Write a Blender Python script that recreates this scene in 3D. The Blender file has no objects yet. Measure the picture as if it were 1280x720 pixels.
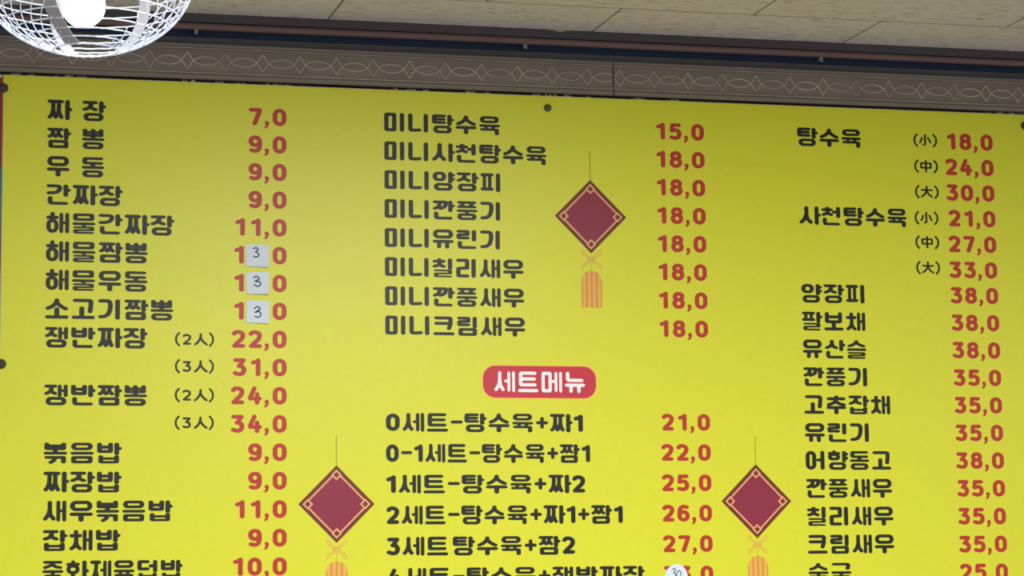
import bpy, bmesh, math, random
import numpy as np
from mathutils import Vector, Matrix

random.seed(7)
SC = bpy.context.scene
COL = SC.collection
CZ = 1.45                      # camera height above the floor
BY = 5.2                       # distance of the board's printed face

# ------------------------------------------------------------------ camera
cam_d = bpy.data.cameras.new('camera')
cam_d.sensor_width = 36.0
cam_d.lens = 87.061
cam_d.clip_start = 0.05
cam = bpy.data.objects.new('camera', cam_d)
COL.objects.link(cam)
_y, _p, _r = -0.25271139, 0.12045432, 0.01170726
R3 = (Matrix.Rotation(_y, 3, 'Z') @ Matrix.Rotation(_p, 3, 'X') @ Matrix.Rotation(_r, 3, 'Y'))
right, fwd, up = R3.col[0], R3.col[1], R3.col[2]
cam.matrix_world = Matrix(((right.x, up.x, -fwd.x, 0.0), (right.y, up.y, -fwd.y, 0.0),
                           (right.z, up.z, -fwd.z, CZ), (0, 0, 0, 1)))
SC.camera = cam

# ------------------------------------------------------------------ world, room lights, exposure
w = bpy.data.worlds.new('world')
SC.world = w
w.use_nodes = True
w.node_tree.nodes['Background'].inputs['Color'].default_value = (0.93, 0.95, 1.0, 1)
w.node_tree.nodes['Background'].inputs['Strength'].default_value = 0.30

def area(name, loc, sx, sy, power, color=(1, 0.98, 0.95), rot=(0, 0, 0)):
    l = bpy.data.lights.new(name, 'AREA')
    l.shape = 'RECTANGLE'; l.size = sx; l.size_y = sy
    l.energy = power; l.color = color
    o = bpy.data.objects.new(name, l)
    o.location = loc; o.rotation_euler = rot
    COL.objects.link(o)
    return o
# flat ceiling panels of the room, shining straight down, behind and above the camera's view
area('ceiling_panel_light', (1.35, 2.9, 2.62), 1.2, 0.3, 66)
area('ceiling_panel_light', (-0.7, 1.0, 2.62), 1.2, 0.4, 44)
area('ceiling_panel_light', (4.6, 1.2, 2.62), 1.2, 0.4, 62)

SC.view_settings.view_transform = 'Standard'
SC.view_settings.look = 'None'
SC.view_settings.gamma = 1.0
SC.view_settings.use_curve_mapping = False
SC.view_settings.exposure = 0.64

# ------------------------------------------------------------------ helpers
def lin(c):
    return tuple(((v / 255) / 12.92 if v / 255 <= 0.04045 else ((v / 255 + 0.055) / 1.055) ** 2.4) for v in c)

def mat(name, rgb, rough=0.6, metal=0.0, noise=0.0, nscale=40.0, bump=0.0, spec=0.4, stretch=(1, 1, 1)):
    m = bpy.data.materials.new(name)
    m.use_nodes = True
    nt = m.node_tree
    b = nt.nodes['Principled BSDF']
    c = lin(rgb)
    b.inputs['Base Color'].default_value = (*c, 1)
    b.inputs['Roughness'].default_value = rough
    b.inputs['Metallic'].default_value = metal
    b.inputs['Specular IOR Level'].default_value = spec
    if noise or bump:
        tc = nt.nodes.new('ShaderNodeTexCoord')
        mp = nt.nodes.new('ShaderNodeMapping')
        mp.inputs['Scale'].default_value = stretch
        nt.links.new(tc.outputs['Object'], mp.inputs['Vector'])
        n = nt.nodes.new('ShaderNodeTexNoise')
        n.inputs['Scale'].default_value = nscale
        n.inputs['Detail'].default_value = 5
        nt.links.new(mp.outputs['Vector'], n.inputs['Vector'])
        if noise:
            r = nt.nodes.new('ShaderNodeMix'); r.data_type = 'RGBA'
            r.inputs[6].default_value = (*[v * (1 - noise) for v in c], 1)
            r.inputs[7].default_value = (*[min(1, v * (1 + noise)) for v in c], 1)
            nt.links.new(n.outputs['Fac'], r.inputs[0])
            nt.links.new(r.outputs[2], b.inputs['Base Color'])
        if bump:
            bp = nt.nodes.new('ShaderNodeBump')
            bp.inputs['Strength'].default_value = bump
            bp.inputs['Distance'].default_value = 0.002
            nt.links.new(n.outputs['Fac'], bp.inputs['Height'])
            nt.links.new(bp.outputs['Normal'], b.inputs['Normal'])
    return m

M = {}
M['yellow'] = mat('yellow_print', (221, 222, 40), 0.39, noise=0.04, nscale=60, spec=0.45)
M['foam'] = mat('white_board_edge', (186, 178, 156), 0.7)
M['black'] = mat('black_print', (22, 28, 22), 0.41, spec=0.36)
M['red'] = mat('red_print', (186, 52, 40), 0.41, spec=0.36)
M['badge'] = mat('badge_red_print', (200, 50, 62), 0.41, spec=0.36)
M['badge_edge'] = mat('badge_outline_print', (250, 200, 90), 0.41, spec=0.36)
M['white_print'] = mat('white_print', (250, 246, 246), 0.41, spec=0.36)
M['maroon'] = mat('maroon_print', (142, 40, 62), 0.41, spec=0.36)
M['brown'] = mat('brown_print', (112, 52, 24), 0.41, spec=0.36)
M['peach'] = mat('peach_print', (240, 170, 122), 0.41, spec=0.36)
M['tassel'] = mat('orange_print', (236, 178, 80), 0.41, spec=0.36)
M['tassel_dark'] = mat('dark_orange_print', (212, 146, 58), 0.41, spec=0.36)
M['knot'] = mat('tan_print', (222, 184, 74), 0.41, spec=0.36)
M['cordprint'] = mat('olive_print', (180, 160, 50), 0.41, spec=0.36)
M['paper'] = mat('white_paper', (224, 234, 242), 0.8, noise=0.03, nscale=90, spec=0.2)
M['ink'] = mat('blue_grey_ink', (62, 74, 104), 0.6, spec=0.2)
M['screw_dark'] = mat('dark_grey_plastic', (66, 64, 62), 0.45)
M['screw_metal'] = mat('grey_metal', (104, 98, 82), 0.4, metal=0.6)
M['cornice'] = mat('aged_brown_grey_wood', (130, 119, 107), 0.42, noise=0.2, nscale=28, bump=0.12, stretch=(0.5, 1, 2.2))
M['relief'] = mat('worn_relief_highlight', (180, 168, 150), 0.33, noise=0.6, nscale=12)  # worn pale ridges, with uneven highlights painted in as colour noise
M['dark_trim'] = mat('dark_grey_painted_trim', (82, 76, 77), 0.6, noise=0.1, nscale=20)
M['navy'] = mat('navy_strip', (48, 70, 100), 0.6, noise=0.1, nscale=20)  # dark blue band along the groove below the pipe
M['copper'] = mat('brown_copper_coating', (126, 98, 92), 0.55, noise=0.12, nscale=25, stretch=(0.3, 1, 1))
M['lip'] = mat('grey_painted_lip', (80, 77, 84), 0.6, noise=0.1, nscale=20)
M['clip'] = mat('pale_grey_plastic', (140, 144, 144), 0.5)
M['wall'] = mat('dark_brown_wall', (60, 54, 44), 0.8, noise=0.15, nscale=30)
M['chip'] = mat('pale_plaster', (176, 164, 132), 0.8, noise=0.12, nscale=200)
M['scuff'] = mat('rust_brown_scuff', (112, 84, 70), 0.8)
M['torn'] = mat('torn_off_white_paper', (206, 200, 164), 0.9, noise=0.2, nscale=120)
M['p_red'] = mat('poster_red', (160, 42, 40), 0.5, spec=0.2)
M['p_blue'] = mat('poster_blue', (30, 132, 178), 0.5, spec=0.2)
M['p_dark'] = mat('poster_dark_brown', (58, 44, 34), 0.5, spec=0.2)
M['p_orange'] = mat('poster_orange', (226, 176, 70), 0.5, spec=0.2)
M['p_white'] = mat('poster_white', (222, 200, 194), 0.5, spec=0.2)

def finish(name, me, mats, parent=None):
    if not isinstance(mats, (list, tuple)): mats = [mats]
    for m_ in mats: me.materials.append(m_)
    o = bpy.data.objects.new(name, me)
    COL.objects.link(o)
    if parent is not None: o.parent = parent
    return o

def obj(name, bm, mats, parent=None, smooth=False):
    me = bpy.data.meshes.new(name)
    bm.normal_update()
    bm.to_mesh(me); bm.free()
    if smooth:
        for p_ in me.polygons: p_.use_smooth = True
    return finish(name, me, mats, parent)

def tag(o, label=None, cat=None, group=None, kind=None):
    if label: o['label'] = label
    if cat: o['category'] = cat
    if group: o['group'] = group
    if kind: o['kind'] = kind
    return o

def thing(name, label, cat, loc=(0, 0, 0), group=None):
    o = bpy.data.objects.new(name, None)
    o.empty_display_size = 0.05
    o.location = loc
    COL.objects.link(o)
    return tag(o, label, cat, group)

def add_box(bm, x0, x1, y0, y1, z0, z1, mi=0, bev=0.0):
    r = bmesh.ops.create_cube(bm, size=1.0)
    vs = r['verts']
    for v in vs:
        v.co = Vector((x0 + (v.co.x + .5) * (x1 - x0), y0 + (v.co.y + .5) * (y1 - y0), z0 + (v.co.z + .5) * (z1 - z0)))
    fs = set(f for v in vs for f in v.link_faces)
    for f in fs: f.material_index = mi
    if bev:
        es = list(set(e for v in vs for e in v.link_edges))
        bmesh.ops.bevel(bm, geom=es, offset=bev, segments=2, affect='EDGES', profile=0.6)

def add_tube(bm, pts, r, n=6, closed=False, mi=0, flat=None):
    """tube along pts; flat=(ry) squashes the section along world Y"""
    pts = [Vector(p) for p in pts]
    N = len(pts); rings = []
    ref = Vector((0, 0, 1))
    for i, p in enumerate(pts):
        a = pts[(i - 1) % N] if (closed or i > 0) else p
        b = pts[(i + 1) % N] if (closed or i < N - 1) else p
        t = (b - a).normalized()
        rr = ref if abs(t.dot(ref)) < 0.95 else Vector((1, 0, 0))
        u = t.cross(rr).normalized(); v = u.cross(t).normalized()
        ring = []
        for k in range(n):
            an = 2 * math.pi * k / n
            ring.append(bm.verts.new(p + u * (r * math.cos(an)) + v * (r * math.sin(an))))
        rings.append(ring)
    for i in range(N if closed else N - 1):
        A, B = rings[i], rings[(i + 1) % N]
        for k in range(n):
            f = bm.faces.new((A[k], A[(k + 1) % n], B[(k + 1) % n], B[k])); f.material_index = mi; f.smooth = True
    if not closed:
        f = bm.faces.new(rings[0][::-1]); f.material_index = mi
        f = bm.faces.new(rings[-1]); f.material_index = mi

def add_lathe(bm, prof, n=24, mi=0, axis='Z', org=(0, 0, 0)):
    """prof: list of (radius, height)"""
    rings = []
    for (r, h) in prof:
        ring = []
        for k in range(n if r > 1e-6 else 1):
            a = 2 * math.pi * k / n
            c = (r * math.cos(a), r * math.sin(a), h) if axis == 'Z' else (r * math.cos(a), -h, r * math.sin(a))
            ring.append(bm.verts.new(Vector(org) + Vector(c)))
        rings.append(ring)
    for A, B in zip(rings, rings[1:]):
        for k in range(n):
            k2 = (k + 1) % n
            if len(A) == 1 and len(B) == 1: continue
            if len(A) == 1: vs = (A[0], B[k2], B[k])
            elif len(B) == 1: vs = (A[k], A[k2], B[0])
            else: vs = (A[k], A[k2], B[k2], B[k])
            f = bm.faces.new(vs); f.material_index = mi; f.smooth = True
    bmesh.ops.recalc_face_normals(bm, faces=bm.faces[:])

# ------------------------------------------------------------------ lettering engine
# Every character is a list of pen strokes: (points, pen_rx, pen_ry) in units, y pointing down.
def cr(pts, n=6, closed=False):
    """Catmull-Rom smoothing"""
    P = [np.array(p, float) for p in pts]
    out = []; N = len(P)
    for i in range(N if closed else N - 1):
        p1, p2 = P[i], P[(i + 1) % N]
        p0 = P[i - 1] if (closed or i > 0) else 2 * p1 - p2
        p3 = P[(i + 2) % N] if (closed or i < N - 2) else 2 * p2 - p1
        for k in range(n):
            t = k / n
            out.append(tuple(0.5 * (2 * p1 + (p2 - p0) * t + (2 * p0 - 5 * p1 + 4 * p2 - p3) * t * t + (3 * p1 - p0 - 3 * p2 + p3) * t ** 3)))
    out.append(tuple(P[0] if closed else P[-1]))
    return out

def rrect(x0, y0, x1, y1, r):
    r = max(0.0, min(r, (x1 - x0) / 2, (y1 - y0) / 2))
    pts = []
    for cx, cy, a0 in ((x1 - r, y0 + r, -90), (x1 - r, y1 - r, 0), (x0 + r, y1 - r, 90), (x0 + r, y0 + r, 180)):
        for k in range(7):
            a = math.radians(a0 + 15 * k)
            pts.append((cx + r * math.cos(a), cy + r * math.sin(a)))
    pts.append(pts[0])
    return pts

CHO = 'ㄱㄲㄴㄷㄸㄹㅁㅂㅃㅅㅆㅇㅈㅉㅊㅋㅌㅍㅎ'
JUNG = 'ㅏㅐㅑㅒㅓㅔㅕㅖㅗㅘㅙㅚㅛㅜㅝㅞㅟㅠㅡㅢㅣ'
JONG = ['', 'ㄱ', 'ㄲ', 'ㄳ', 'ㄴ', 'ㄵ', 'ㄶ', 'ㄷ', 'ㄹ', 'ㄺ', 'ㄻ', 'ㄼ', 'ㄽ', 'ㄾ', 'ㄿ', 'ㅀ', 'ㅁ', 'ㅂ', 'ㅄ', 'ㅅ', 'ㅆ', 'ㅇ', 'ㅈ', 'ㅊ', 'ㅋ', 'ㅌ', 'ㅍ', 'ㅎ']

def jamo(j, x0, y0, x1, y1, rx, ry, role):
    """strokes of one consonant filling the outer box; role: 'v' beside a vowel, 'h' above a vowel, 'f' final"""
    X0, Y0, X1, Y1 = x0 + rx, y0 + ry, x1 - rx, y1 - ry
    W, H = X1 - X0, Y1 - Y0
    def m(pts): return [(X0 + W * a, Y0 + H * b) for a, b in pts]
    S = []
    def s(pts, smooth=False, a=1.0):
        q = m(pts)
        S.append((cr(q) if smooth else q, rx * a, ry))
    if j == 'ㄱ':
        if role == 'v':
            s([(0, 0), (.75, 0), (.93, .06), (1, .22)]); s([(1, .18), (.97, .5), (.8, .8), (.45, .96), (0, 1)], True)
        elif role == 'h':
            s([(0, 0), (.92, 0), (1, .1), (.99, .5), (.95, 1)])
        else:
            s([(0, 0), (.95, 0), (1, .1), (1, 1)])
    elif j == 'ㄲ':
        if role == 'v':
            s([(0, 0), (.42, 0)]); s([(.42, .0), (.40, .5), (.25, .8), (0, 1)], True)
            s([(.42, 0), (1, 0)]); s([(1, .0), (.97, .5), (.8, .8), (.5, 1)], True)
        else:
            s([(0, 0), (.44, 0)]); s([(.44, 0), (.43, .6), (.24, 1.1)], True)
            s([(.6, 0), (1, 0), (1, 1)])
    elif j == 'ㄴ':
        if role == 'v': s([(0, 0), (0, .92), (.08, 1), (.6, 1), (1, .98)])
        else: s([(0, 0), (0, .75), (.06, 1), (1, 1)])
    elif j == 'ㄷ':
        s([(1, 0), (0.05, 0), (0, .1), (0, .9), (.05, 1), (1, 1)])
    elif j == 'ㄹ':
        if role == 'f': Y0 -= ry - 1.2; H += 2 * (ry - 1.2); ry = 1.2
        s([(0, 0), (.95, 0), (1, .06), (1, .48), (.05, .52), (0, .56), (0, .94), (.05, 1), (1, 1)])
    elif j == 'ㅁ':
        q = m([(0, 0), (1, 1)]); S.append((rrect(*q[0], *q[1], 0.8), rx, ry))
    elif j == 'ㅂ':
        if role == 'f': Y1 += ry - 1.5; H += ry - 1.5; ry = 1.5
        s([(0, 0), (0, .95), (.04, 1), (.96, 1), (1, .95), (1, 0)]); s([(0, .36 if role == 'f' else .4), (1, .36 if role == 'f' else .4)])
    elif j == 'ㅃ':
        s([(0, 0), (0, 1), (1, 1), (1, 0)]); s([(.5, 0), (.5, 1)]); s([(0, .42), (1, .42)])
    elif j == 'ㅅ':
        if role == 'h':
            s([(.5, 0), (.46, .3), (.25, .72), (0, .98)], True); s([(.5, .25), (.62, .55), (.85, .85), (1, 1)], True)
        else:
            s([(.55, 0), (.53, .45), (.33, .78), (0, 1)], True); s([(.55, .42), (.65, .75), (1, 1)], True)
    elif j == 'ㅇ':
        q = m([(0, 0), (1, 1)]); S.append((rrect(*q[0], *q[1], 9), rx, ry))
    elif j == 'ㅈ':
        s([(0, 0), (1, 0)])
        if role == 'h':
            s([(.52, 0), (.42, .5), (0, 1)], True); s([(.5, .45), (.72, .85), (1, 1)], True)
        else:
            s([(.62, 0), (.55, .45), (.34, .8), (0, 1)], True); s([(.52, .5), (.7, .82), (1, 1)], True)
    elif j == 'ㅉ':
        s([(0, 0), (1, 0)])
        s([(.30, 0), (.29, .5), (.18, .82), (0, 1)], True, .9); s([(.29, .55), (.38, .8), (.5, 1)], True, .9)
        s([(.78, 0), (.77, .5), (.67, .82), (.5, 1)], True, .9); s([(.77, .55), (.86, .8), (1, 1)], True, .9)
    elif j == 'ㅊ':
        s([(.52, 0), (.52, .2)]); s([(0, .24), (1, .24)])
        if role == 'h':
            s([(.52, .24), (.38, .7), (0, 1)], True); s([(.5, .6), (.72, .88), (1, 1)], True)
        else:
            s([(.56, .24), (.54, .6), (.34, .86), (0, 1)], True); s([(.54, .62), (.7, .86), (1, 1)], True)
    elif j == 'ㅋ':
        s([(0, 0), (.92, 0), (1, .08), (.98, .6), (.88, 1)]); s([(0, .52), (.95, .52)])
    elif j == 'ㅌ':
        s([(1, 0), (.05, 0), (0, .06), (0, .94), (.05, 1), (1, 1)]); s([(0, .5), (.95, .5)])
    elif j == 'ㅍ':
        s([(0, 0), (1, 0)]); s([(0, 1), (1, 1)]); k = .78 if role == 'v' else 1.0
        s([(.2, 0), (.2, 1)], False, k); s([(.8, 0), (.8, 1)], False, k)
    elif j == 'ㅎ':
        s([(.5, -.02), (.5, .2)]); s([(0, .2), (1, .2)])
        q = m([(0.02, .38), (.98, 1)]); S.append((rrect(*q[0], *q[1], 6), rx, ry))
    return S

PRX, PRY = 3.0, 2.1
def hangul(ch):
    """strokes in a 30 x 25.5 unit cell"""
    c = ord(ch) - 0xAC00
    ini, med, fin = CHO[c // 588], JUNG[(c % 588) // 28], JONG[c % 28]
    S = []
    rx, ry = PRX, PRY
    if med in 'ㅏㅐㅑㅓㅔㅣ':
        y1 = 13.4 if fin else 25.3
        ry_i = 1.9 if fin else ry
        iw = {'ㅏ': 19.5, 'ㅐ': 15.6, 'ㅑ': 18.5, 'ㅓ': 17.0, 'ㅔ': 15.0, 'ㅣ': 18.2}[med]
        if ini in 'ㅁ' and med == 'ㅣ': iw = 16.6
        if ini in 'ㅉㄲ' : iw += 1.2
        if ini == 'ㅇ' and med == 'ㅓ': iw = 15.5
        jr = rx
        if med in 'ㅐㅔ': jr = 2.7
        top = 0.0
        i1 = y1 - 0.3 if ini in 'ㅁㅂㅇㅎㅌㄷㄹ' else y1 - 0.8
        if ini in 'ㅉㅈㅅㄱㄲ' and not fin: i1 = y1 - 1.4
        if ini == 'ㅍ' and not fin: i1 = y1 - 1.8
        if ini == 'ㅁ' and not fin: i1 = y1 - 0.3
        if fin: i1 = 12.6
        if ini == 'ㅎ': top = -0.6
        S += jamo(ini, 0, top, iw, i1, jr, ry_i, 'v')
        b = y1 - ry_i - 0.2
        if fin: b = y1 - 0.4
        if med == 'ㅣ':
            x = 24.1 if not fin else 24.0
            S.append(([(x, 2.0), (x, b)], rx, ry))
        elif med in 'ㅏㅑ':
            x = 25.3 if not fin else 24.0
            S.append(([(x, 2.0), (x, b)], rx, ry))
            ys = [(b + 2) / 2 - .6] if med == 'ㅏ' else [4.2, 9.6]
            for yy in ys: S.append(([(x, yy), (x + 4.0, yy)], 2.2, 1.9))
        elif med == 'ㅓ':
            x = 24.6
            S.append(([(x, 2.0), (x, b)], rx, ry)); yy = (b + 2) / 2 - .4
            S.append(([(x, yy), (17.6, yy)], 2.0, 2.0))
        elif med == 'ㅐ':
            xa, xb = 18.7, 26.0
            S.append(([(xa, 2.0), (xa, b)], 2.4, ry)); S.append(([(xb, 2.0), (xb, b)], 2.5, ry))
            yy = (b + 2) / 2 - .3
            S.append(([(xa, yy), (xb, yy)], 1.6, 1.7))
        elif med == 'ㅔ':
            xa, xb = 20.4, 26.8
            S.append(([(xa, 2.3), (xa, b - .6)], 2.4, ry)); S.append(([(xb, 2.0), (xb, b)], 2.4, ry))
            yy = (b + 2) / 2 - .8
            S.append(([(xa, yy), (15.6, yy)], 1.8, 1.8))
        if fin:
            S += jamo(fin, 1.6, 15.0, 27.0, 25.3, rx, 1.85, 'f')
    elif med == 'ㅘ':
        S += jamo(ini, 0, 0, 18.5, 16.2, 2.8, 1.9, 'v')
        S.append(([(9.2, 15.5), (9.2, 21)], 2.8, 2)); S.append(([(2.0, 22.6), (18.5, 21.6)], 2.4, 2.0))
        S.append(([(24.8, 2), (24.8, 23)], rx, ry)); S.append(([(24.8, 12.4), (28.8, 12.4)], 2.2, 1.9))
    else:
        if not fin:
            bar = {'ㅗ': 22.9, 'ㅜ': 16.4, 'ㅠ': 16.0, 'ㅡ': 22.9}[med]
            it = {'ㅗ': 14.6, 'ㅜ': 12.6, 'ㅠ': 12.2, 'ㅡ': 18.0}[med]
            if ini in 'ㄱ' and med == 'ㅗ': it = 17.6
            if ini in 'ㅅ' and med == 'ㅜ': it = 13.8
            if ini == 'ㅊ' and med == 'ㅜ': it = 14.6
            if ini == 'ㅂ' and med == 'ㅗ': it = 15.2
            xi0, xi1 = (0.4, 28.0)
            if ini in 'ㄱㅋㄴㅌㅂ': xi0, xi1 = 1.2, 26.6
            S += jamo(ini, xi0, 0, xi1, it, rx, 2.05, 'h')
            S.append(([(2.6, bar), (26.0, bar)], 2.6, 2.05))
            if med == 'ㅗ':
                S.append(([(14.2 if ini != 'ㄱ' else 12.4, 11.5 if ini == 'ㄱ' else it - 1.5), (14.2 if ini != 'ㄱ' else 12.4, bar)], 3.1, 2))
            elif med == 'ㅜ':
                S.append(([(14.2, bar), (14.2, 23.4)], 3.2, 2.0))
            elif med == 'ㅠ':
                S.append(([(9.0, bar), (8.6, 23.2)], 2.9, 2.0)); S.append(([(19.4, bar), (19.8, 23.4)], 2.9, 2.0))
        else:
            bar = 12.9
            ryh = 1.72
            it = 9.3
            if ini in 'ㅅㅈ': it = 9.8
            if ini == 'ㅃ': it = 9.8
            xi0, xi1 = (0.8, 27.2)
            S += jamo(ini, xi0, -0.2 if ini == 'ㅃ' else 0, xi1, it, rx, ryh, 'h')
            S.append(([(2.3, bar), (26.2, bar)], 2.3, 1.75))
            if med == 'ㅗ': S.append(([(14.1, 8.8), (14.1, bar)], 3.0, 1.5))
            elif med == 'ㅜ': S.append(([(14.1, bar), (14.1, 14.9)], 3.0, 1.3))
            elif med == 'ㅠ':
                for xx in (9.2, 19.2): S.append(([(xx, bar), (xx, 15.0)], 2.7, 1.4))
            S += jamo(fin, 0.9, 16.3, 27.2, 25.3, rx, ryh, 'f')
    return S

def digit(ch, k=1.0):
    """strokes and advance width; 22 units tall"""
    rx, ry = 3.0, 2.4
    Y0, Y1 = ry, 22 - ry
    def m(pts, w):
        return [(rx + (w - 2 * rx) * a, Y0 + (Y1 - Y0) * b) for a, b in pts]
    w = 17.0; S = []
    if ch == '0':
        w = 17.4; q = m([(0, 0), (1, 1)], w); S.append((rrect(*q[0], *q[1], 6.5), rx, ry))
    elif ch == '1':
        w = 12.6; S.append((m([(0, .16), (.55, .1), (1, 0)], w), 2.5, ry)); S.append((m([(.97, 0), (.97, 1)], w), rx, ry))
    elif ch == '2':
        w = 16.6
        S.append((cr(m([(.0, .12), (.2, .01), (.6, 0), (.95, .12), (1, .32), (.8, .55), (.35, .8), (.06, 1)], w)), rx, ry)); S.append((m([(.05, 1), (1, 1)], w), rx, ry))
    elif ch == '3':
        w = 16.6
        S.append((m([(.04, 0), (.97, 0), (.5, .40)], w), rx * .93, ry))
        S.append((cr(m([(.45, .42), (.8, .46), (1, .62), (1, .78), (.8, .97), (.4, 1.0), (.0, .93)], w)), rx, ry))
    elif ch == '4':
        w = 17.6
        S.append((m([(.45, -.02), (.0, .66), (.02, .72), (1.02, .72)], w), rx * .93, ry)); S.append((m([(.74, .4), (.74, 1.02)], w), rx * .95, ry))
    elif ch == '5':
        w = 16.8
        S.append((m([(.95, 0), (.12, 0), (.06, .42)], w), rx * .95, ry))
        S.append((cr(m([(.08, .44), (.5, .38), (.88, .46), (1, .66), (.9, .9), (.5, 1.0), (.0, .94)], w)), rx, ry))
    elif ch == '6':
        w = 17.0
        S.append((cr(m([(.9, .04), (.5, 0), (.12, .12), (0, .45), (0, .72)], w)), rx, ry))
        q = m([(0, .4), (1, 1)], w); S.append((rrect(*q[0], *q[1], 6), rx, ry))
    elif ch == '7':
        w = 16.6
        S.append((m([(.0, 0), (1, 0), (.98, .1), (.42, 1)], w), rx, ry))
    elif ch == '8':
        w = 17.2
        q = m([(.06, 0), (.94, .45)], w); S.append((rrect(*q[0], *q[1], 5), rx, ry))
        q = m([(0, .45), (1, 1)], w); S.append((rrect(*q[0], *q[1], 5.5), rx, ry))
    elif ch == '9':
        w = 17.0
        S.append((cr(m([(.08, .95), (.5, 1), (.88, .88), (1, .6), (1, .3)], w)), rx, ry))
        q = m([(0, 0), (1, .58)], w); S.append((rrect(*q[0], *q[1], 6), rx, ry))
    elif ch == ',':
        w = 6.6
        S.append((cr([(3.9, 18.6), (4.2, 20.0), (3.5, 22.2), (1.6, 24.2)]), 1.5, 1.4)); S.append(([(3.1, 18.3), (3.3, 18.6)], 2.6, 2.3)); S.append(([(4.0, 19.4), (3.4, 21.6)], 1.9, 1.7))
    if k != 1.0:
        S = [(p, a * k, b * k) for p, a, b in S]
    return S, w

def shift(S, dx, dy=0.0, sc=1.0):
    return [([((x * sc) + dx, (y * sc) + dy) for x, y in p], a * sc, b * sc) for p, a, b in S]

def lay_name(text, extra=0.0):
    """black dish lettering; returns strokes and width in units, 25.3 units tall"""
    x = 0.0; S = []; last = 0.0
    for i, ch in enumerate(text):
        if '가' <= ch <= '힣':
            g = hangul(ch); S += shift(g, x)
            last = x + max(px + a for p, a, b in g for px, _ in p); x += 32.5 + extra
        elif ch in '0123456789':
            g, wd = digit(ch); S += shift(g, x, 0.9, 1.06)
            last = x + wd * 1.06; x += wd * 1.06 + 3.6 + extra
        elif ch == '-':
            S.append(([(x + 2.2, 11.8), (x + 13.6, 11.8)], 2.4, 2.1)); last = x + 16; x += 18.4 + extra
        elif ch == '+':
            S.append(([(x + 2.4, 12.2), (x + 14.0, 12.2)], 2.4, 2.2)); S.append(([(x + 8.2, 6.4), (x + 8.2, 18.0)], 2.5, 2.1)); last = x + 16.4; x += 19.0 + extra
        elif ch == '_':
            x += 2.4
        elif ch == ' ':
            x += 11.6 + extra
    x0 = min(px - a for p, a, b in S for px, _ in p)
    return shift(S, -x0), last - x0

def lay_price(text):
    x = 0.0; S = []; last = 0
    for i, ch in enumerate(text):
        g, wd = digit(ch)
        if ch == '1' and i: x += 1.2
        S += shift(g, x); last = x + wd
        nxt = text[i + 1] if i + 1 < len(text) else ''
        x += wd + (4.0 if ch == ',' else 2.9 if nxt == ',' else 4.3) + (1.5 if ch == '1' else 0)
    return S, last

def lay_note(ch0, ch1):
    """thin bracketed note, 17 units tall"""
    S = []
    t = 1.12
    S.append((cr([(4.2, .8), (1.6, 4.6), (1.0, 8.5), (1.6, 12.4), (4.2, 16.2)]), t, t))
    x = 7.0
    if ch0:
        g, wd = digit(ch0)
        S += [([(px * .62 + x + .4, py * .62 + 1.8) for px, py in p], 1.25, 1.25) for p, a, b in g]
        x += 14.0
    X = x
    if ch1 == '人':
        S.append((cr([(X + 6.5, 2.2), (X + 6.0, 6.5), (X + 3.6, 11.5), (X + .6, 14.6)]), 1.3, 1.3))
        S.append((cr([(X + 6.3, 6.5), (X + 9.0, 11.0), (X + 12.8, 14.6)]), 1.3, 1.3)); x += 15.2
    elif ch1 == '小':
        S.append(([(X + 7.0, 1.6), (X + 7.0, 13.6), (X + 5.0, 14.4)], 1.15, 1.15))
        S.append((cr([(X + 3.2, 5.2), (X + 2.2, 8.8), (X + .6, 11.6)]), 1.1, 1.1)); S.append((cr([(X + 10.6, 5.2), (X + 12.2, 8.6), (X + 13.4, 11.4)]), 1.1, 1.1)); x += 16
    elif ch1 == '中':
        S.append((rrect(X + 1.2, 4.4, X + 12.8, 10.4, .2), 1.15, 1.1)); S.append(([(X + 7.0, 1.4), (X + 7.0, 15.2)], 1.2, 1.1)); x += 16
    elif ch1 == '大':
        S.append(([(X + .8, 6.0), (X + 13.2, 6.0)], 1.1, 1.1)); S.append((cr([(X + 7.0, 1.4), (X + 6.8, 6.4), (X + 4.6, 11.4), (X + .8, 14.8)]), 1.15, 1.15))
        S.append((cr([(X + 7.2, 7.2), (X + 9.4, 11.6), (X + 13.2, 14.8)]), 1.15, 1.15)); x += 16
    x += 1.2
    S.append((cr([(x, .8), (x + 2.6, 4.6), (x + 3.2, 8.5), (x + 2.6, 12.4), (x, 16.2)]), t, t))
    return S, x + 4.2

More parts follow.
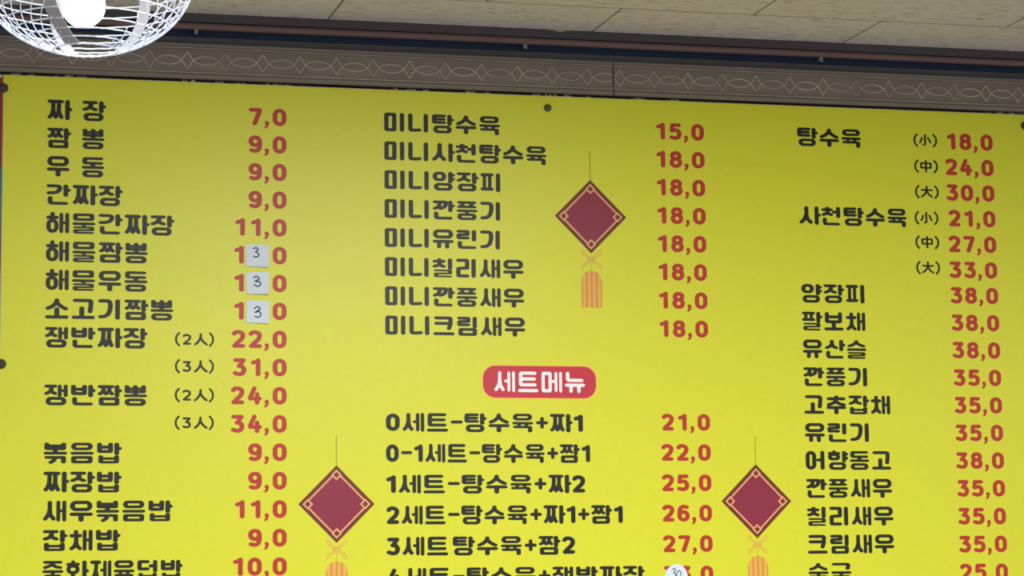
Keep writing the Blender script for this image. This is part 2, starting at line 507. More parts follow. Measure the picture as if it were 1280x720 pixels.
def ink_mesh(name, S, g=0.42):
    """outline the union of all strokes (marching squares) as a clean flat mesh in the XZ plane facing -Y, in units"""
    xs = [px for p, a, b in S for px, _ in p]; ys = [py for p, a, b in S for _, py in p]
    pad = 4.2
    x0, x1, y0, y1 = min(xs) - pad, max(xs) + pad, min(ys) - pad, max(ys) + pad
    nx, ny = int((x1 - x0) / g) + 2, int((y1 - y0) / g) + 2
    F = np.full((ny, nx), -9.0)
    gx = x0 + g * np.arange(nx); gy = y0 + g * np.arange(ny)
    for pts, a, b in S:
        k = a / b
        segs = list(zip(pts[:-1], pts[1:])) if len(pts) > 1 else [(pts[0], pts[0])]
        for (ax, ay), (bx, by) in segs:
            i0 = max(0, int((min(ax, bx) - a - 1 - x0) / g)); i1 = min(nx, int((max(ax, bx) + a + 1 - x0) / g) + 2)
            j0 = max(0, int((min(ay, by) - b - 1 - y0) / g)); j1 = min(ny, int((max(ay, by) + b + 1 - y0) / g) + 2)
            GX, GY = np.meshgrid(gx[i0:i1], gy[j0:j1] * k)
            dx, dy = bx - ax, (by - ay) * k
            L = dx * dx + dy * dy
            t = np.clip(((GX - ax) * dx + (GY - ay * k) * dy) / L, 0, 1) if L > 1e-9 else 0.0
            d = a - np.hypot(GX - ax - t * dx, GY - ay * k - t * dy)
            F[j0:j1, i0:i1] = np.maximum(F[j0:j1, i0:i1], d)
    ins = F > 0
    verts, faces, vid = [], [], {}
    def V(key, x, y):
        if key not in vid:
            vid[key] = len(verts); verts.append((x, 0.0, -y))
        return vid[key]
    cnt = ins[:-1, :-1].astype(int) + ins[:-1, 1:] + ins[1:, :-1] + ins[1:, 1:]
    for j in range(ny - 1):
        row = cnt[j]; i = 0
        while i < nx - 1:
            c = row[i]
            if c == 0: i += 1; continue
            if c == 4:
                e = i
                while e < nx - 1 and row[e] == 4: e += 1
                faces.append((V((i, j), gx[i], gy[j]), V((i, j + 1), gx[i], gy[j + 1]), V((e, j + 1), gx[e], gy[j + 1]), V((e, j), gx[e], gy[j])))
                i = e; continue
            cs = ((i, j), (i, j + 1), (i + 1, j + 1), (i + 1, j))
            poly = []
            for q in range(4):
                A, B = cs[q], cs[(q + 1) % 4]
                fa, fb = F[A[1], A[0]], F[B[1], B[0]]
                if fa > 0: poly.append(V(A, gx[A[0]], gy[A[1]]))
                if (fa > 0) != (fb > 0):
                    t = fa / (fa - fb)
                    key = (min(A, B), max(A, B))
                    poly.append(V(key, gx[A[0]] + t * (gx[B[0]] - gx[A[0]]), gy[A[1]] + t * (gy[B[1]] - gy[A[1]])))
            if len(poly) > 2: faces.append(tuple(poly))
            i += 1
    me = bpy.data.meshes.new(name)
    me.from_pydata(verts, [], faces)
    return me

_cache = {}
def put_text(name, key, layout, x, z, sx, sz, mname, parent, y=-0.0004, height=25.3, align='l', rot=0.0):
    """x,z: left (or right) edge and vertical centre on the board, metres"""
    if key not in _cache:
        S, wd = layout()
        me = ink_mesh(name, S)
        me.materials.append(M[mname])
        _cache[key] = (me, wd)
    me, wd = _cache[key]
    o = bpy.data.objects.new(name, me)
    COL.objects.link(o)
    o.parent = parent
    o.scale = (sx, 1, sz)
    xx = x if align == 'l' else x - wd * sx
    o.location = (xx, y, z + height * 0.5 * sz)
    if rot: o.rotation_euler = (0, rot, 0)
    return o, wd

# ================================================================== THE ROOM
# ---- wall behind everything
bm = bmesh.new(); add_box(bm, -2.2, 5.2, BY + 0.035, BY + 0.16, 0.0, 2.76)
tag(obj('wall_back', bm, M['wall']), kind='structure')

# ---- ceiling of staggered acoustic tiles
def ceiling_mat():
    m = bpy.data.materials.new('acoustic_ceiling_tile'); m.use_nodes = True
    nt = m.node_tree; b = nt.nodes['Principled BSDF']; L = nt.links.new
    tc = nt.nodes.new('ShaderNodeTexCoord')
    br = nt.nodes.new('ShaderNodeTexBrick')
    br.offset = 0.5; br.squash = 1.0
    br.inputs['Scale'].default_value = 1.0
    br.inputs['Mortar Size'].default_value = 0.0017
    br.inputs['Mortar Smooth'].default_value = 0.0
    br.inputs['Brick Width'].default_value = 0.5972
    br.inputs['Row Height'].default_value = 0.2986
    br.inputs['Color1'].default_value = (*lin((218, 206, 192)), 1)
    br.inputs['Color2'].default_value = (*lin((222, 210, 196)), 1)
    br.inputs['Mortar'].default_value = (*lin((96, 86, 60)), 1)
    mp = nt.nodes.new('ShaderNodeMapping')
    # tile seams run at x = 0.6387 + k*0.5972 beside the wall, the next seam line along y = 4.97
    mp.inputs['Location'].default_value = (-0.6387 + 0.5972 * 10, -4.972 + 0.2986 * 20, 0)
    L(tc.outputs['Object'], mp.inputs['Vector']); L(mp.outputs['Vector'], br.inputs['Vector'])
    # short dark fissures running along the tiles
    m2 = nt.nodes.new('ShaderNodeMapping'); m2.inputs['Scale'].default_value = (34, 120, 1)
    L(tc.outputs['Object'], m2.inputs['Vector'])
    n = nt.nodes.new('ShaderNodeTexNoise'); n.inputs['Scale'].default_value = 1.0; n.inputs['Detail'].default_value = 4; n.inputs['Roughness'].default_value = 0.65
    L(m2.outputs['Vector'], n.inputs['Vector'])
    rp = nt.nodes.new('ShaderNodeValToRGB')
    rp.color_ramp.elements[0].position = 0.30; rp.color_ramp.elements[0].color = (0.55, 0.50, 0.42, 1)
    rp.color_ramp.elements[1].position = 0.47; rp.color_ramp.elements[1].color = (1, 1, 1, 1)
    L(n.outputs['Fac'], rp.inputs['Fac'])
    mx = nt.nodes.new('ShaderNodeMix'); mx.data_type = 'RGBA'; mx.blend_type = 'MULTIPLY'; mx.inputs[0].default_value = 1.0
    L(br.outputs['Color'], mx.inputs[6]); L(rp.outputs['Color'], mx.inputs[7])
    L(mx.outputs[2], b.inputs['Base Color'])
    b.inputs['Roughness'].default_value = 0.95
    b.inputs['Specular IOR Level'].default_value = 0.1
    bp = nt.nodes.new('ShaderNodeBump'); bp.inputs['Strength'].default_value = 0.35; bp.inputs['Distance'].default_value = 0.002
    L(n.outputs['Fac'], bp.inputs['Height']); L(bp.outputs['Normal'], b.inputs['Normal'])
    return m
CEIL = CZ + 1.230
bm = bmesh.new(); add_box(bm, -2.2, 5.2, -0.6, BY + 0.16, CEIL, CEIL + 0.06)
tag(obj('ceiling', bm, ceiling_mat()), kind='structure')

# ---- dark moulding under the ceiling: angle strip, navy groove, grey lip (profile swept along x)
def sweep(bm, prof, x0, x1, mis, n=1):
    """prof: [(y,z)...] open profile seen from -x; faces get mis[i]"""
    xs = [x0 + (x1 - x0) * k / n for k in range(n + 1)]
    rows_ = [[bm.verts.new((x, y, z)) for (y, z) in prof] for x in xs]
    for a, b in zip(rows_, rows_[1:]):
        for i in range(len(prof) - 1):
            f = bm.faces.new((a[i], a[i + 1], b[i + 1], b[i])); f.material_index = mis[i % len(mis)]
XL, XR = -2.0, 5.0
Z = lambda v: CZ + v
prof = [(BY + 0.036, Z(1.2298)), (BY - 0.002, Z(1.2298)), (BY - 0.002, Z(1.2115)), (BY + 0.001, Z(1.2108)), (BY + 0.024, Z(1.2108)),
        (BY + 0.024, Z(1.1905)), (BY + 0.020, Z(1.1900)), (BY + 0.020, Z(1.1780)), (BY - 0.003, Z(1.1768)), (BY - 0.003, Z(1.1590)), (BY + 0.036, Z(1.1590))]
bm = bmesh.new()
sweep(bm, prof, XL, XR, [0, 0, 0, 0, 1, 1, 1, 2, 2, 0])
bm.faces.new([v for v in bm.verts if abs(v.co.x - XL) < 1e-6]); bm.faces.new([v for v in bm.verts if abs(v.co.x - XR) < 1e-6])
bmesh.ops.recalc_face_normals(bm, faces=bm.faces[:])
tag(obj('trim_3', bm, [M['dark_trim'], M['navy'], M['lip']]), kind='structure')

# ---- embossed cornice, two lengths meeting at a joint
def cornice(name, x0, x1, first_tip, amp=1.0):
    bm = bmesh.new()
    f0 = BY - 0.010
    prof = [(BY + 0.036, Z(1.1625)), (f0 + .004, Z(1.1625)), (f0 - .001, Z(1.1612)), (f0 - .001, Z(1.1548)), (f0 + .002, Z(1.1540)),
            (f0 + .002, Z(1.1535)), (f0 - .0005, Z(1.1528)), (f0 - .0005, Z(1.1514)), (f0 + .004, Z(1.1500)),
            (f0 + .004, Z(1.1005)), (f0 - .0005, Z(1.0993)), (f0 - .0005, Z(1.0978)), (f0 + .0025, Z(1.0966)), (f0 + .0025, Z(1.0950)),
            (f0 - .001, Z(1.0936)), (f0 - .001, Z(1.0900)), (f0 + .003, Z(1.0885)), (f0 + .005, Z(1.0868)), (BY + 0.036, Z(1.0868))]
    mis = [0] * (len(prof) - 1)
    mis[6] = 1; mis[10] = 1
    sweep(bm, prof, x0, x1, mis)
    bm.faces.new([v for v in bm.verts if abs(v.co.x - x0) < 1e-6]); bm.faces.new([v for v in bm.verts if abs(v.co.x - x1) < 1e-6])
    bmesh.ops.recalc_face_normals(bm, faces=bm.faces[:])
    # interlaced arcs and diamonds, raised from the flat field
    P = 0.0807; zc = Z(1.1254); yf = f0 + 0.0036
    t0 = first_tip - P * math.ceil((first_tip - x0) / P + 1)
    for k in range(int((x1 - x0) / P) + 4):
        a = t0 + k * P
        half = cr([(0, -.0195), (.08, -.0090), (.155, -.0002), (.25, .0050), (.37, .0083), (.5, .0094)], 4)
        wave = half + [(1 - t, h) for t, h in half[-2::-1]]
        for sgn in (1, -1):
            pts = []
            for t, h in wave:
                x = a + t * P
                if x0 + 0.002 < x < x1 - 0.002: pts.append((x, yf - (0.0003 if sgn > 0 else 0), zc + sgn * h))
            if len(pts) > 2: add_tube(bm, pts, 0.0015, 6, mi=1)
        for dx, dz in ((0, 0), (0, .006), (0, -.006), (.005, 0), (-.005, 0)):
            x = a + dx
            if x0 + .004 < x < x1 - .004:
                r = bmesh.ops.create_icosphere(bm, subdivisions=1, radius=0.0011, matrix=Matrix.Translation((x, yf, zc + dz)))
                for f in set(f for v in r['verts'] for f in v.link_faces): f.material_index = 1
    return tag(obj(name, bm, [M['cornice'], M['relief']]), kind='structure')
XJ = 1.5800
cornice('trim_1', XL, XJ - 0.0012, 1.5213 - 0.002)
cornice('trim_2', XJ + 0.0012, XR, 1.6742 - 0.080)

# ---- copper coloured pipe under the ceiling with its clips
pipe = thing('pipe', 'thin brown copper pipe running under the ceiling along the dark moulding', 'pipe', (1.5, BY + 0.004, Z(1.2026)))
bm = bmesh.new()
add_tube(bm, [(-3.45, 0, 0)] + [(x * 0.25 - 3.25, 0, 0.0004 * math.sin(x * 1.7)) for x in range(27)] + [(3.45, 0, 0)], 0.0078, 14)
obj('pipe_run', bm, M['copper'], pipe, smooth=True)
for i, x in enumerate((0.6515 - 0.735, 0.6515, 1.3804, 2.0796, 2.80)):
    bm = bmesh.new()
    add_box(bm, x - 1.5 - 0.0042, x - 1.5 + 0.0042, -0.0035, 0.0155, -0.0165, -0.0062, bev=0.0014)
    add_box(bm, x - 1.5 - 0.0026, x - 1.5 + 0.0026, -0.0062, -0.0030, -0.0185, -0.0120, bev=0.0008)
    o = obj('clip', bm, M['clip'], pipe)
    if i == 0: o['label'] = 'pale grey pipe clip'

# ---- broken plaster at the ceiling edge
bm = bmesh.new()
ring = [(1.4235, 1.2294), (1.4300, 1.2285), (1.4420, 1.2284), (1.4500, 1.2268), (1.4545, 1.2252), (1.4600, 1.2246), (1.4660, 1.2256), (1.4690, 1.2276), (1.4785, 1.2286), (1.4800, 1.2298), (1.4235, 1.2298)]
fr = [bm.verts.new((x, BY - 0.0050, Z(z))) for x, z in ring]; bk = [bm.verts.new((x, BY - 0.0024, Z(z))) for x, z in ring]
bm.faces.new(fr); bm.faces.new(bk[::-1])
for i in range(len(ring)):
    j = (i + 1) % len(ring); bm.faces.new((fr[i], bk[i], bk[j], fr[j]))
bmesh.ops.recalc_face_normals(bm, faces=bm.faces[:])
for f in bm.faces:
    if f.calc_center_median().x < 1.445: f.material_index = 1
tag(obj('plaster_flake', bm, [M['chip'], M['scuff']]), 'small chipped plaster flake hanging at the ceiling edge above the moulding', 'plaster')

# ================================================================== THE MENU BOARD
BX0, BX1, BZ0, BZ1 = 0.2468, 2.5800, Z(-0.26), Z(1.0805)
board = thing('menu_board', 'large bright yellow menu board with black dish names and red prices on the wall', 'menu board', (BX0, BY, BZ0))
ox, oz = BX0, BZ0                                     # children use coordinates local to the board's corner
bm = bmesh.new(); add_box(bm, 0, BX1 - BX0, 0.0006, 0.0090, 0, BZ1 - BZ0)
obj('panel', bm, M['foam'], board)
bm = bmesh.new(); add_box(bm, 0.0016, BX1 - BX0 - 0.0016, 0.0, 0.0006, 0.002, BZ1 - BZ0 - 0.0015)
obj('printed_face', bm, M['yellow'], board)

def bx(x): return x - ox
def bz(z): return Z(z) - oz

def dish(text, x0, x1, z, u):
    """dish name between measured left and right edges"""
    S, wd = lay_name(text)
    sx = (x1 - x0) / wd
    o, _ = put_text('dish_name', 'n' + text, lambda: (S, wd), bx(x0), bz(z), sx, u, 'black', board, height=25.3)
    return o
LN = [('짜 장', .4614), ('짬 뽕', .4583), ('우 동', .4583), ('간짜장', .4973), ('해물간짜장', .6062), ('해물짬뽕', .5506), ('해물우동', .5502),
      ('소고기짬뽕', .6048), ('쟁반짜장', .5514), None, ('쟁반짬뽕', .5509), None, ('볶음밥', .4993), ('짜장밥', .4995), ('새우볶음밥', .6058), ('잡채밥', .4980), ('중화제육덥밥', .6268)]
for i, e in enumerate(LN):
    if e: dish(e[0], 0.3392, e[1], 1.0090 - 0.0601 * i - (0.003 if i == 16 else 0), 0.00170)
MN = [('미니탕수육', 1.3195), ('미니사천탕수육', 1.4249), ('미니양장피', 1.3188), ('미니깐풍기', 1.3178), ('미니유린기', 1.3165), ('미니칠리새우', 1.3694), ('미니깐풍새우', 1.3700), ('미니크림새우', 1.3716)]
for i, (t, x1) in enumerate(MN): dish(t, 1.0602, x1, 1.0085 - 0.06345 * i, 0.00164)
SN = [('0세트-탕수육+짜1', 1.4996), ('0-1세트-탕수육+짬1', 1.5148), ('1세트-탕수육+짜2', 1.5023), ('2세트-탕수육+짜1+짬1', 1.5870), ('3세트_탕수육+짬2', 1.4772), ('4세트-탕수육+쟁반짜장', 1.6346)]
for i, (t, x1) in enumerate(SN): dish(t, 1.0604 if i < 5 else 1.0625, x1, 0.3550 - 0.0662 * i, 0.00160)
RN = [('탕수육', 2.1701, 1.0090), ('사천탕수육', 2.2764, .8285), ('양장피', 2.1675, .6510), ('팔보채', 2.1678, .5882), ('유산슬', 2.1684, .5253), ('깐풍기', 2.1682, .4625), ('고추잡채', 2.2221, .3998),
      ('유린기', 2.1687, .3372), ('어향동고', 2.2206, .2748), ('깐풍새우', 2.2208, .2124), ('칠리새우', 2.2221, .1502), ('크림새우', 2.2220, .0880), ('술국', 2.1172, .0255)]
for t, x1, z in RN: dish(t, 2.0155, x1, z, 0.00167)

def price(text, xr, z, u=0.00171):
    put_text('price', 'p' + text, lambda: lay_price(text), bx(xr), bz(z), u, u, 'red', board, height=22, align='r')
for i, t in enumerate(['7,0', '9,0', '9,0', '9,0', '11,0', '12,0', '12,0', '12,0', '22,0', '31,0', '24,0', '34,0', '9,0', '9,0', '11,0', '9,0', '10,0']):
    price(t, 0.8458, 1.0098 - 0.05996 * i)
for i, t in enumerate(['15,0'] + ['18,0'] * 7): price(t, 1.7922, 1.0102 - 0.06345 * i)
for i, t in enumerate(['21,0', '22,0', '25,0', '26,0', '27,0', '33,0']): price(t, 1.7922, 0.3585 - 0.0667 * i, 0.00167)
for i, t in enumerate(['18,0', '24,0', '30,0', '21,0', '27,0', '33,0']): price(t, 2.4970, 1.0105 - 0.0597 * i, 0.00173)
for i, t in enumerate(['38,0', '38,0', '38,0', '35,0', '35,0', '35,0', '38,0', '35,0', '35,0', '35,0', '25,0']): price(t, 2.4973, 0.6530 - 0.0630 * i)

for t, z in (('2', .5278), ('3', .4706), ('2', .4099), ('3', .3518)):
    S, wd = lay_note(t, '人')
    put_text('portion_note', 'q' + t, lambda: (S, wd), bx(.6093), bz(z), .0816 / wd, 0.00172, 'black', board, height=17)
for i, z in enumerate((1.0108, .9501, .8906, .8300, .7738, .7152)):
    t = '小中大'[i % 3]
    S, wd = lay_note('', t)
    put_text('portion_note', 'q' + t, lambda: (S, wd), bx(2.2998 if i < 3 else 2.2968), bz(z), .0580 / wd, 0.00176, 'black', board, height=17)

# ---- red heading badge
def flat_poly(name, pts, m, parent, y):
    bm = bmesh.new(); bm.faces.new([bm.verts.new((x, y, z)) for x, z in pts])
    bmesh.ops.recalc_face_normals(bm, faces=bm.faces[:])
    bm.normal_update()
    for f in bm.faces:
        if f.normal.y > 0: f.normal_flip()
    return obj(name, bm, m, parent)
badge = bpy.data.objects.new('heading_badge', None); badge.empty_display_size = .02
COL.objects.link(badge); badge.parent = board; badge.location = (bx(1.4028), 0, bz(0.4446))
flat_poly('badge_outline', rrect(-.1300, -.0372, .1300, .0372, .029), M['badge_edge'], badge, -0.0002)
flat_poly('badge_fill', rrect(-.1276, -.0348, .1276, .0348, .0275), M['badge'], badge, -0.0004)
S, wd = lay_name('세트메뉴')
S = [(p, a * .82, b * .95) for p, a, b in S]
put_text('heading_text', 'badge', lambda: (S, wd), -.1030, -.0002, .2060 / wd, 0.00182, 'white_print', badge, y=-0.0006)

# ---- three printed lantern emblems
def emblem(cx, cz, hd, cord_top, tail_bottom):
    e = bpy.data.objects.new('lantern_emblem', None); e.empty_display_size = .02
    COL.objects.link(e); e.parent = board; e.location = (bx(cx), 0, bz(cz))
    def dia(h, y, nm, m, ox_=0, oz_=0): return flat_poly(nm, [(ox_, oz_ + h), (ox_ + h, oz_), (ox_, oz_ - h), (ox_ - h, oz_)], m, e, y)
    flat_poly('hanging_cord', [(-.0011, hd - .002), (.0011, hd - .002), (.0011, cord_top - cz), (-.0011, cord_top - cz)], M['cordprint'], e, -0.00015)
    dia(hd, -0.0002, 'lantern_border', M['brown'])
    dia(hd * .862, -0.0003, 'lantern_line', M['peach'])
    dia(hd * .800, -0.0004, 'lantern_field', M['maroon'])
    for (sx, sz) in ((0, 1), (0, -1), (1, 0), (-1, 0)):
        q = hd * .752
        dia(hd * .140, -0.0005, 'corner_frame', M['peach'], sx * q, sz * q)
        dia(hd * .080, -0.0006, 'corner_square', M['brown'], sx * q, sz * q)
    # looped knot
    kz = -hd - .0135
    K = []
    for sx in (1, -1):
        for sz in (1, -1):
            c = [(0, 0), (sx * .006, sz * .0045), (sx * .0150, sz * .0150), (sx * .0205, sz * .0200), (sx * .0215, sz * .0140), (sx * .0150, sz * .0085), (sx * .004, sz * .006), (0, 0)]
            K.append((cr([(p[0] * 1000, -(p[1] + kz) * 1000) for p in c]), 1.25, 1.25))
    K.append(([(-5, -kz * 1000), (5, -kz * 1000)], 5.0, 6.0)); K.append(([(0, -kz * 1000), (0, (-kz + .022) * 1000)], 1.0, 1.0))
    me = ink_mesh('knot', K, 0.7)
    o = finish('knot', me, M['knot'], e); o.scale = (.001, 1, .001); o.location = (0, -0.00012, 0)
    # round-topped tassel with darker threads
    zt = -hd - .0385; zb = tail_bottom - cz
    out = [(.0235 * math.cos(a), zt - .0215 + .0215 * math.sin(a)) for a in [math.pi * k / 18 for k in range(19)]]
    t = flat_poly('tassel', out + [(-.0235, zb), (.0235, zb)], M['tassel'], e, -0.00016)
    for x in (-.0222, -.0112, 0.0, .0112, .0222):
        top = zt - .0215 + .0215 * math.sqrt(max(0, 1 - (abs(x) + .0014) ** 2 / .0235 ** 2)) if abs(x) < .022 else zt - .0215
        hw = .0013 if abs(x) > .02 else .0020
        flat_poly('tassel_thread', [(x - hw, top), (x + hw, top), (x + hw, zb), (x - hw, zb)], M['tassel_dark'], e, -0.0003)
emblem(1.5243, 0.8124, 0.0822, 0.9591, 0.6100)
emblem(0.9527, 0.1806, 0.0822, 0.3260, -0.0200)
emblem(1.8970, 0.1842, 0.0820, 0.3271, -0.0180)

# ================================================================== THINGS ON THE BOARD
def patch(x0, x1, z0, z1, tilt, strokes, label, lift, name='price_patch'):
    lift *= 2.2
    cx, cz = (x0 + x1) / 2, (z0 + z1) / 2
    t = thing(name, label, 'paper patch', (cx, BY - 0.0008, Z(cz)), 'handwritten paper patches over prices')
    w_, h_ = (x1 - x0) / 2, (z1 - z0) / 2
    bm = bmesh.new(); n = 8
    G = [[None] * (n + 1) for _ in range(n + 1)]
    def yy(u, v): return -0.0006 - lift * (max(0, -v) ** 2) * (0.6 + 0.4 * u) - 0.0005 * max(0, u) ** 2
    for layer, off in ((0, 0.0), (1, 0.0004)):
        for i in range(n + 1):
            for j in range(n + 1):
                u, v = -1 + 2 * i / n, -1 + 2 * j / n
                G[i][j] = bm.verts.new((u * w_ * (1 + .01 * v), yy(u, v) + off, v * h_ * (1 + .012 * u)))
        for i in range(n):
            for j in range(n):
                q = (G[i][j], G[i + 1][j], G[i + 1][j + 1], G[i][j + 1])
                bm.faces.new(q if layer == 0 else q[::-1])
    bmesh.ops.bridge_loops(bm, edges=[e for e in bm.edges if e.is_boundary])
    s = obj('paper', bm, M['paper'], t)
    K = [(cr(p), r, r) for p, r in strokes]
    me = ink_mesh('handwritten_digit', K, 0.35)
    # lay the ink on the bent paper
    for v in me.vertices:
        u_, v_ = v.co.x / 1000 / w_, v.co.z / 1000 / h_
        v.co = Vector((v.co.x / 1000, yy(u_, v_) - 0.0003, v.co.z / 1000))
    finish('handwritten_digit', me, M['ink'], t)
    t.rotation_euler = (0, tilt, 0)
    return t
three_a = [([(-9, -15), (-3, -17), (1, -13), (-4, -8), (1, -5.5), (3, -1), (-2, 3), (-8, 2.5)], 1.35)]
three_b = [([(-9, -12), (-2, -14), (3, -9), (-5, -4), (4, -3), (6, 3), (0, 7), (-8, 4)], 1.35), ([(-6, -3.5), (0, -3)], 1.35)]
three_c = [([(-7, -7), (-1, -11), (5, -7), (-5, 1), (3, -1), (7, 5), (3, 11), (-6, 10)], 1.35)]
patch(.7585, .8080, .6848, .7326, 0.02, three_a, 'white paper patch with a handwritten 3, topmost of the three over the left prices', .0022)
patch(.7596, .8080, .6261, .6738, 0.0, three_b, 'white paper patch with a handwritten 3, middle one of the three over left prices', .0026)
patch(.7596, .8080, .5642, .6121, 0.025, three_c, 'white paper patch with a handwritten 3, lowest of the three over left prices', .0020)

# oval sticker at the bottom
t = thing('price_sticker', 'white round paper sticker with handwritten 30 at the bottom edge of the board', 'sticker', (1.7070, BY - 0.0008, Z(0.0215)))
bm = bmesh.new()
out = [(.0262 * math.cos(a) * (1 + .10 * math.sin(a) * -1), .0262 * math.sin(a) if math.sin(a) > 0 else .034 * math.sin(a)) for a in [2 * math.pi * k / 40 for k in range(40)]]
fr = [bm.verts.new((x, -0.0009, z)) for x, z in out]; bk = [bm.verts.new((x, -0.0004, z)) for x, z in out]
bm.faces.new(fr); bm.faces.new(bk[::-1])
for i in range(40): bm.faces.new((fr[i], bk[i], bk[(i + 1) % 40], fr[(i + 1) % 40]))
bmesh.ops.recalc_face_normals(bm, faces=bm.faces[:])
obj('paper', bm, M['paper'], t)
K = [(cr([(-12, -12), (-7, -15), (-4, -11), (-8, -6), (-3, -4), (-3, 2), (-10, 3)]), 1.0, 1.0),
     (cr([(4, -13), (0, -6), (1, 2), (5, 3), (9, -3), (8, -10), (4, -13)]), 1.0, 1.0), (cr([(12, 1), (12.5, 2)]), 1.0, 1.0)]
me = ink_mesh('handwritten_number', K, 0.35)
for v in me.vertices: v.co = Vector((v.co.x / 1000, -0.0011, v.co.z / 1000))
finish('handwritten_number', me, M['ink'], t)
t.rotation_euler = (0, 0.18, 0)

# ---- screws with round caps
def screw(x, z, r, label, metal):
    s = thing('screw', label, 'screw', (x, BY - 0.0001, Z(z)), 'screws holding the boards')
    bm = bmesh.new()
    add_lathe(bm, [(r * 1.12, 0.0), (r * 1.12, 0.0012), (r, 0.0018)], 20, axis='Y')
    obj('washer', bm, M['screw_metal' if metal else 'screw_dark'], s)
    bm = bmesh.new()
    add_lathe(bm, [(r, 0.0014), (r * .98, .003), (r * .86, .0055), (r * .6, .0076), (r * .3, .0086), (0, .0089)], 20, axis='Y')
    obj('cap', bm, M['screw_metal' if metal else 'screw_dark'], s, smooth=True)
    bm = bmesh.new()
    add_box(bm, -r * .42, r * .42, -0.0098, -0.0070, -0.0007, 0.0007); add_box(bm, -0.0007, 0.0007, -0.0098, -0.0070, -r * .42, r * .42)
    obj('cross_slot', bm, M['screw_dark'], s)
    return s
screw(1.4289, 1.0529, .0076, 'grey metal screw head near the top edge in the middle of the yellow board', True)
screw(0.2478, 1.0513, .0092, 'dark round screw at the upper left corner of the yellow board', False)
screw(0.2508, 0.4713, .0092, 'dark round screw halfway down the left edge of the yellow board', False)
screw(2.5800, 1.0542, .0088, 'dark screw at the upper right corner of the yellow board, cut by the frame', False)

# ---- torn paper left showing above the board
bm = bmesh.new()
spans = [(0.262, 0.285, .0022), (0.296, 0.312, .0018), (0.352, 0.362, .002), (0.372, 0.392, .0026), (0.40, 0.42, .0022), (0.62, 0.634, .003), (0.640, 0.650, .0034), (0.693, 0.712, .0022), (0.735, 0.757, .0018), (0.80, 0.86, .0016),
         (1.078, 1.092, .0038), (1.112, 1.132, .0032), (1.15, 1.162, .002), (1.245, 1.27, .0026), (1.285, 1.30, .0022), (1.395, 1.415, .003), (1.425, 1.452, .0026), (1.470, 1.486, .0022), (1.52, 1.53, .0018), (1.63, 1.66, .0014), (1.71, 1.74, .0016), (2.49, 2.50, .002), (2.515, 2.53, .003), (2.545, 2.56, .0024)]
zb = Z(1.0600)
def hgt(x):
    h = 0.0008
    for a, b, hh in spans:
        if a < x < b: h = 0.0030 + hh * 1.25 * random.random() if random.random() < 0.78 else 0.001
    return h
xs = [0.25 + k * 0.0017 for k in range(int((2.578 - 0.25) / 0.0017))]
tops = [Z(1.0808) + hgt(x) for x in xs]
fr = [(bm.verts.new((x, BY + 0.0100, zb)), bm.verts.new((x, BY + 0.0100, tz))) for x, tz in zip(xs, tops)]
bk = [(bm.verts.new((x, BY + 0.0106, zb)), bm.verts.new((x, BY + 0.0106, tz))) for x, tz in zip(xs, tops)]
for i in range(len(xs) - 1):
    bm.faces.new((fr[i][0], fr[i + 1][0], fr[i + 1][1], fr[i][1])); bm.faces.new((bk[i][0], bk[i][1], bk[i + 1][1], bk[i + 1][0]))
    bm.faces.new((fr[i][1], fr[i + 1][1], bk[i + 1][1], bk[i][1])); bm.faces.new((fr[i][0], bk[i][0], bk[i + 1][0], fr[i + 1][0]))
bmesh.ops.recalc_face_normals(bm, faces=bm.faces[:])
tag(obj('torn_paper_strip', bm, M['torn']), 'ragged strip of torn off-white paper showing between yellow board and cornice', 'paper')

# ---- neighbouring poster at the left edge
post = thing('wall_poster', 'red, blue and black edge of a poster left of the yellow board', 'poster', (-0.40, BY, Z(-0.26)))
pw = 0.2452 + 0.40; pz = lambda v: v + 0.26
bm = bmesh.new(); add_box(bm, 0, pw, 0.0008, 0.0085, 0, pz(1.0800)); obj('panel', bm, M['foam'], post)
for nm, z0, z1, mm in (('white_margin', 1.0735, 1.0798, 'p_white'), ('red_block', .8815, 1.0735, 'p_red'), ('blue_block', .6796, .8815, 'p_blue'), ('dark_block', .4712, .6796, 'p_dark'), ('orange_block', -.258, .4712, 'p_orange')):
    bm = bmesh.new(); add_box(bm, 0.002, pw - 0.0004, 0.0, 0.0008, pz(z0), pz(z1)); obj(nm, bm, M[mm], post)

# ================================================================== PENDANT LAMP
def wire_mat():
    m = bpy.data.materials.new('white_coated_wire'); m.use_nodes = True
    nt = m.node_tree; b = nt.nodes['Principled BSDF']
    d = lin((240, 244, 250))
    b.inputs['Base Color'].default_value = (*d, 1); b.inputs['Roughness'].default_value = 0.3
    tr = nt.nodes.new('ShaderNodeBsdfTranslucent'); tr.inputs['Color'].default_value = (*lin((232, 240, 255)), 1)
    mx = nt.nodes.new('ShaderNodeMixShader'); mx.inputs[0].default_value = 0.3
    nt.links.new(b.outputs[0], mx.inputs[1]); nt.links.new(tr.outputs[0], mx.inputs[2])
    nt.links.new(mx.outputs[0], nt.nodes['Material Output'].inputs['Surface'])
    return m
def glow_mat():
    m = bpy.data.materials.new('lit_bulb_glass'); m.use_nodes = True
    nt = m.node_tree; b = nt.nodes['Principled BSDF']
    b.inputs['Base Color'].default_value = (1, 1, 1, 1)
    b.inputs['Emission Color'].default_value = (0.80, 0.90, 1.0, 1); b.inputs['Emission Strength'].default_value = 15.0
    return m
M['wire'] = wire_mat(); M['bulb'] = glow_mat()
M['rib'] = mat('dull_grey_metal_strip', (168, 162, 160), 0.45)
M['socket'] = mat('white_lamp_plastic', (228, 228, 226), 0.4)
M['cable'] = mat('black_cable', (30, 30, 30), 0.5)

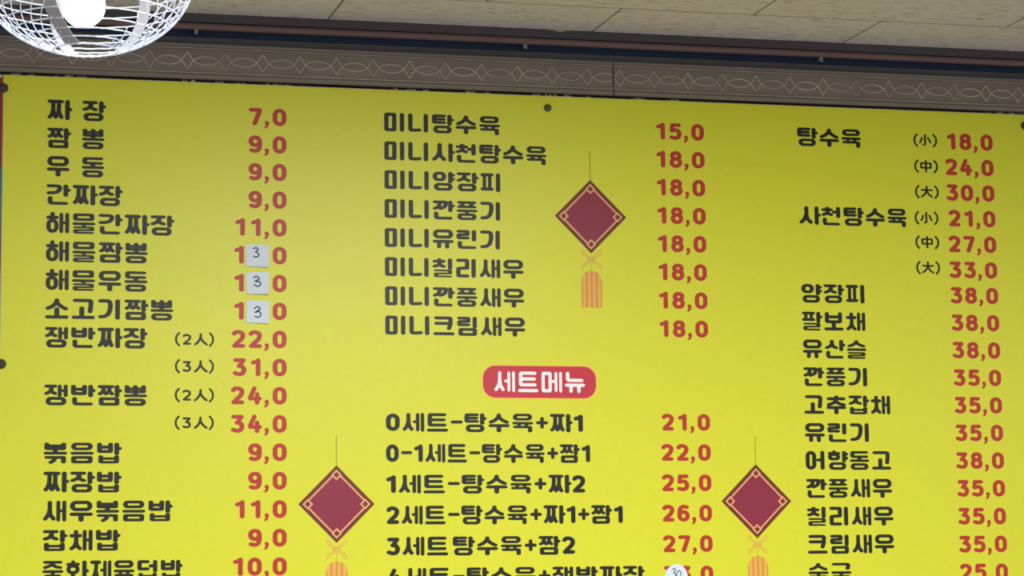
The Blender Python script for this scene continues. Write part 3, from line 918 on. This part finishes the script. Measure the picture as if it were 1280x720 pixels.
LY = 3.7
def ray(px, py, y):
    d = right * ((px - 640) / 3095.5) + fwd + up * ((360 - py) / 3095.5)
    return Vector((0, 0, CZ)) + d * (y / d.y)
LC = ray(108, -30, LY)
pxm = (LC - Vector((0, 0, CZ))).dot(fwd) / 3095.5
A = 133 * pxm                    # horizontal half width of the cage
EL = math.atan2(LC.z - CZ, math.hypot(LC.x, LC.y))
Bh = math.sqrt(max(1e-6, (101 * pxm) ** 2 - (A * math.sin(EL)) ** 2)) / math.cos(EL)
lamp = thing('pendant_lamp', 'round white wire cage pendant lamp with a lit bulb hanging at the upper left', 'pendant lamp', LC)
vaz = math.atan2(-LC.y, -LC.x)   # direction from the lamp to the viewer
rightdir = vaz + math.pi / 2     # azimuth growing towards picture right
def ep(az, th, k=1.0):
    """point on the cage: az from the viewer's side (positive to picture right), th polar angle from the bottom"""
    a = vaz + az
    return Vector((A * k * math.sin(th) * math.cos(a), A * k * math.sin(th) * math.sin(a), -Bh * k * math.cos(th)))
th0, th1 = math.radians(17), math.radians(168)
NR = 19
for k in range(NR):
    th = th0 + (th1 - th0) * k / (NR - 1)
    bm = bmesh.new()
    add_tube(bm, [ep(2 * math.pi * i / 72, th, 1 + .004 * math.sin(i * 2.1 + k)) for i in range(72)], 0.00115 if k else 0.0016, 6, closed=True)
    obj('ring', bm, M['wire'], lamp, smooth=True)
RIB = [math.radians(v) for v in (-24, 145, 197)]
for a in RIB:
    bm = bmesh.new(); n = 28; prev = None
    rows_ = []
    for i in range(n + 1):
        th = th0 + (th1 - th0) * i / n
        hw = 0.0105
        c = ep(a, th, .992); tx = Vector((-math.sin(vaz + a), math.cos(vaz + a), 0))
        nn = Vector((c.x / A ** 2, c.y / A ** 2, c.z / Bh ** 2)).normalized()
        w2 = min(hw, A * math.sin(th) * .3)
        rows_.append([bm.verts.new(c - tx * w2 + nn * .0006), bm.verts.new(c + tx * w2 + nn * .0006), bm.verts.new(c + tx * w2 - nn * .0006), bm.verts.new(c - tx * w2 - nn * .0006)])
    for r0, r1 in zip(rows_, rows_[1:]):
        for q in range(4): bm.faces.new((r0[q], r0[(q + 1) % 4], r1[(q + 1) % 4], r1[q]))
    bm.faces.new(rows_[0]); bm.faces.new(rows_[-1][::-1])
    bmesh.ops.recalc_face_normals(bm, faces=bm.faces[:])
    obj('rib', bm, M['rib'], lamp)
def in_gap(az):
    d = (math.degrees(az) + 180) % 360 - 180
    return -24 < d < 36 or d > 145 or d < -163
for k in range(32):
    az0 = math.radians(-24 - 4 - k * 9.3)              # wires start low and lean toward the viewer's side as they climb
    sgn = 1 if az0 > math.radians(-174) else -1
    if 36 < (math.degrees(az0) + 360) % 360 < 186: sgn = -1
    bm = bmesh.new(); run = []
    for i in range(61):
        th = th0 + (th1 - th0) * i / 60
        az = az0 + sgn * 2.0 * (i / 60)
        if in_gap(az):
            if run: break
            continue
        run.append(ep(az, th, 1.006))
    if len(run) > 1: add_tube(bm, run, 0.00085, 5)
    if len(bm.verts): obj('lattice_wire', bm, M['wire'], lamp, smooth=True)
    else: bm.free()
# bulb, socket, cable and ceiling rose
bc = ray(104, 7, LY) - LC
rb = 27.5 * pxm
bm = bmesh.new()
prof = [(0, -rb)] + [(rb * math.sin(t), -rb * math.cos(t)) for t in [math.pi * k / 16 for k in range(1, 13)]] + [(rb * .52, rb * 1.0), (rb * .45, rb * 1.25)]
add_lathe(bm, prof, 32, org=bc)
obj('bulb', bm, M['bulb'], lamp, smooth=True)
bm = bmesh.new(); sz = bc.z + rb * 1.2
add_lathe(bm, [(0, sz), (.017, sz), (.019, sz + .006), (.019, sz + .045), (.012, sz + .056), (0, sz + .056)], 24, org=(bc.x, bc.y, 0))
obj('socket', bm, M['socket'], lamp, smooth=True)
topz = CEIL - LC.z
bm = bmesh.new(); add_tube(bm, [(bc.x, bc.y, sz + .05), (bc.x * .5, bc.y * .5, Bh * 1.0), (0, 0, Bh * 1.2), (0, 0, topz - .02)], 0.003, 8)
obj('cable', bm, M['cable'], lamp, smooth=True)
bm = bmesh.new(); add_lathe(bm, [(0, topz - .028), (.02, topz - .026), (.045, topz - .012), (.05, topz), (0, topz)], 28)
obj('ceiling_rose', bm, M['socket'], lamp, smooth=True)
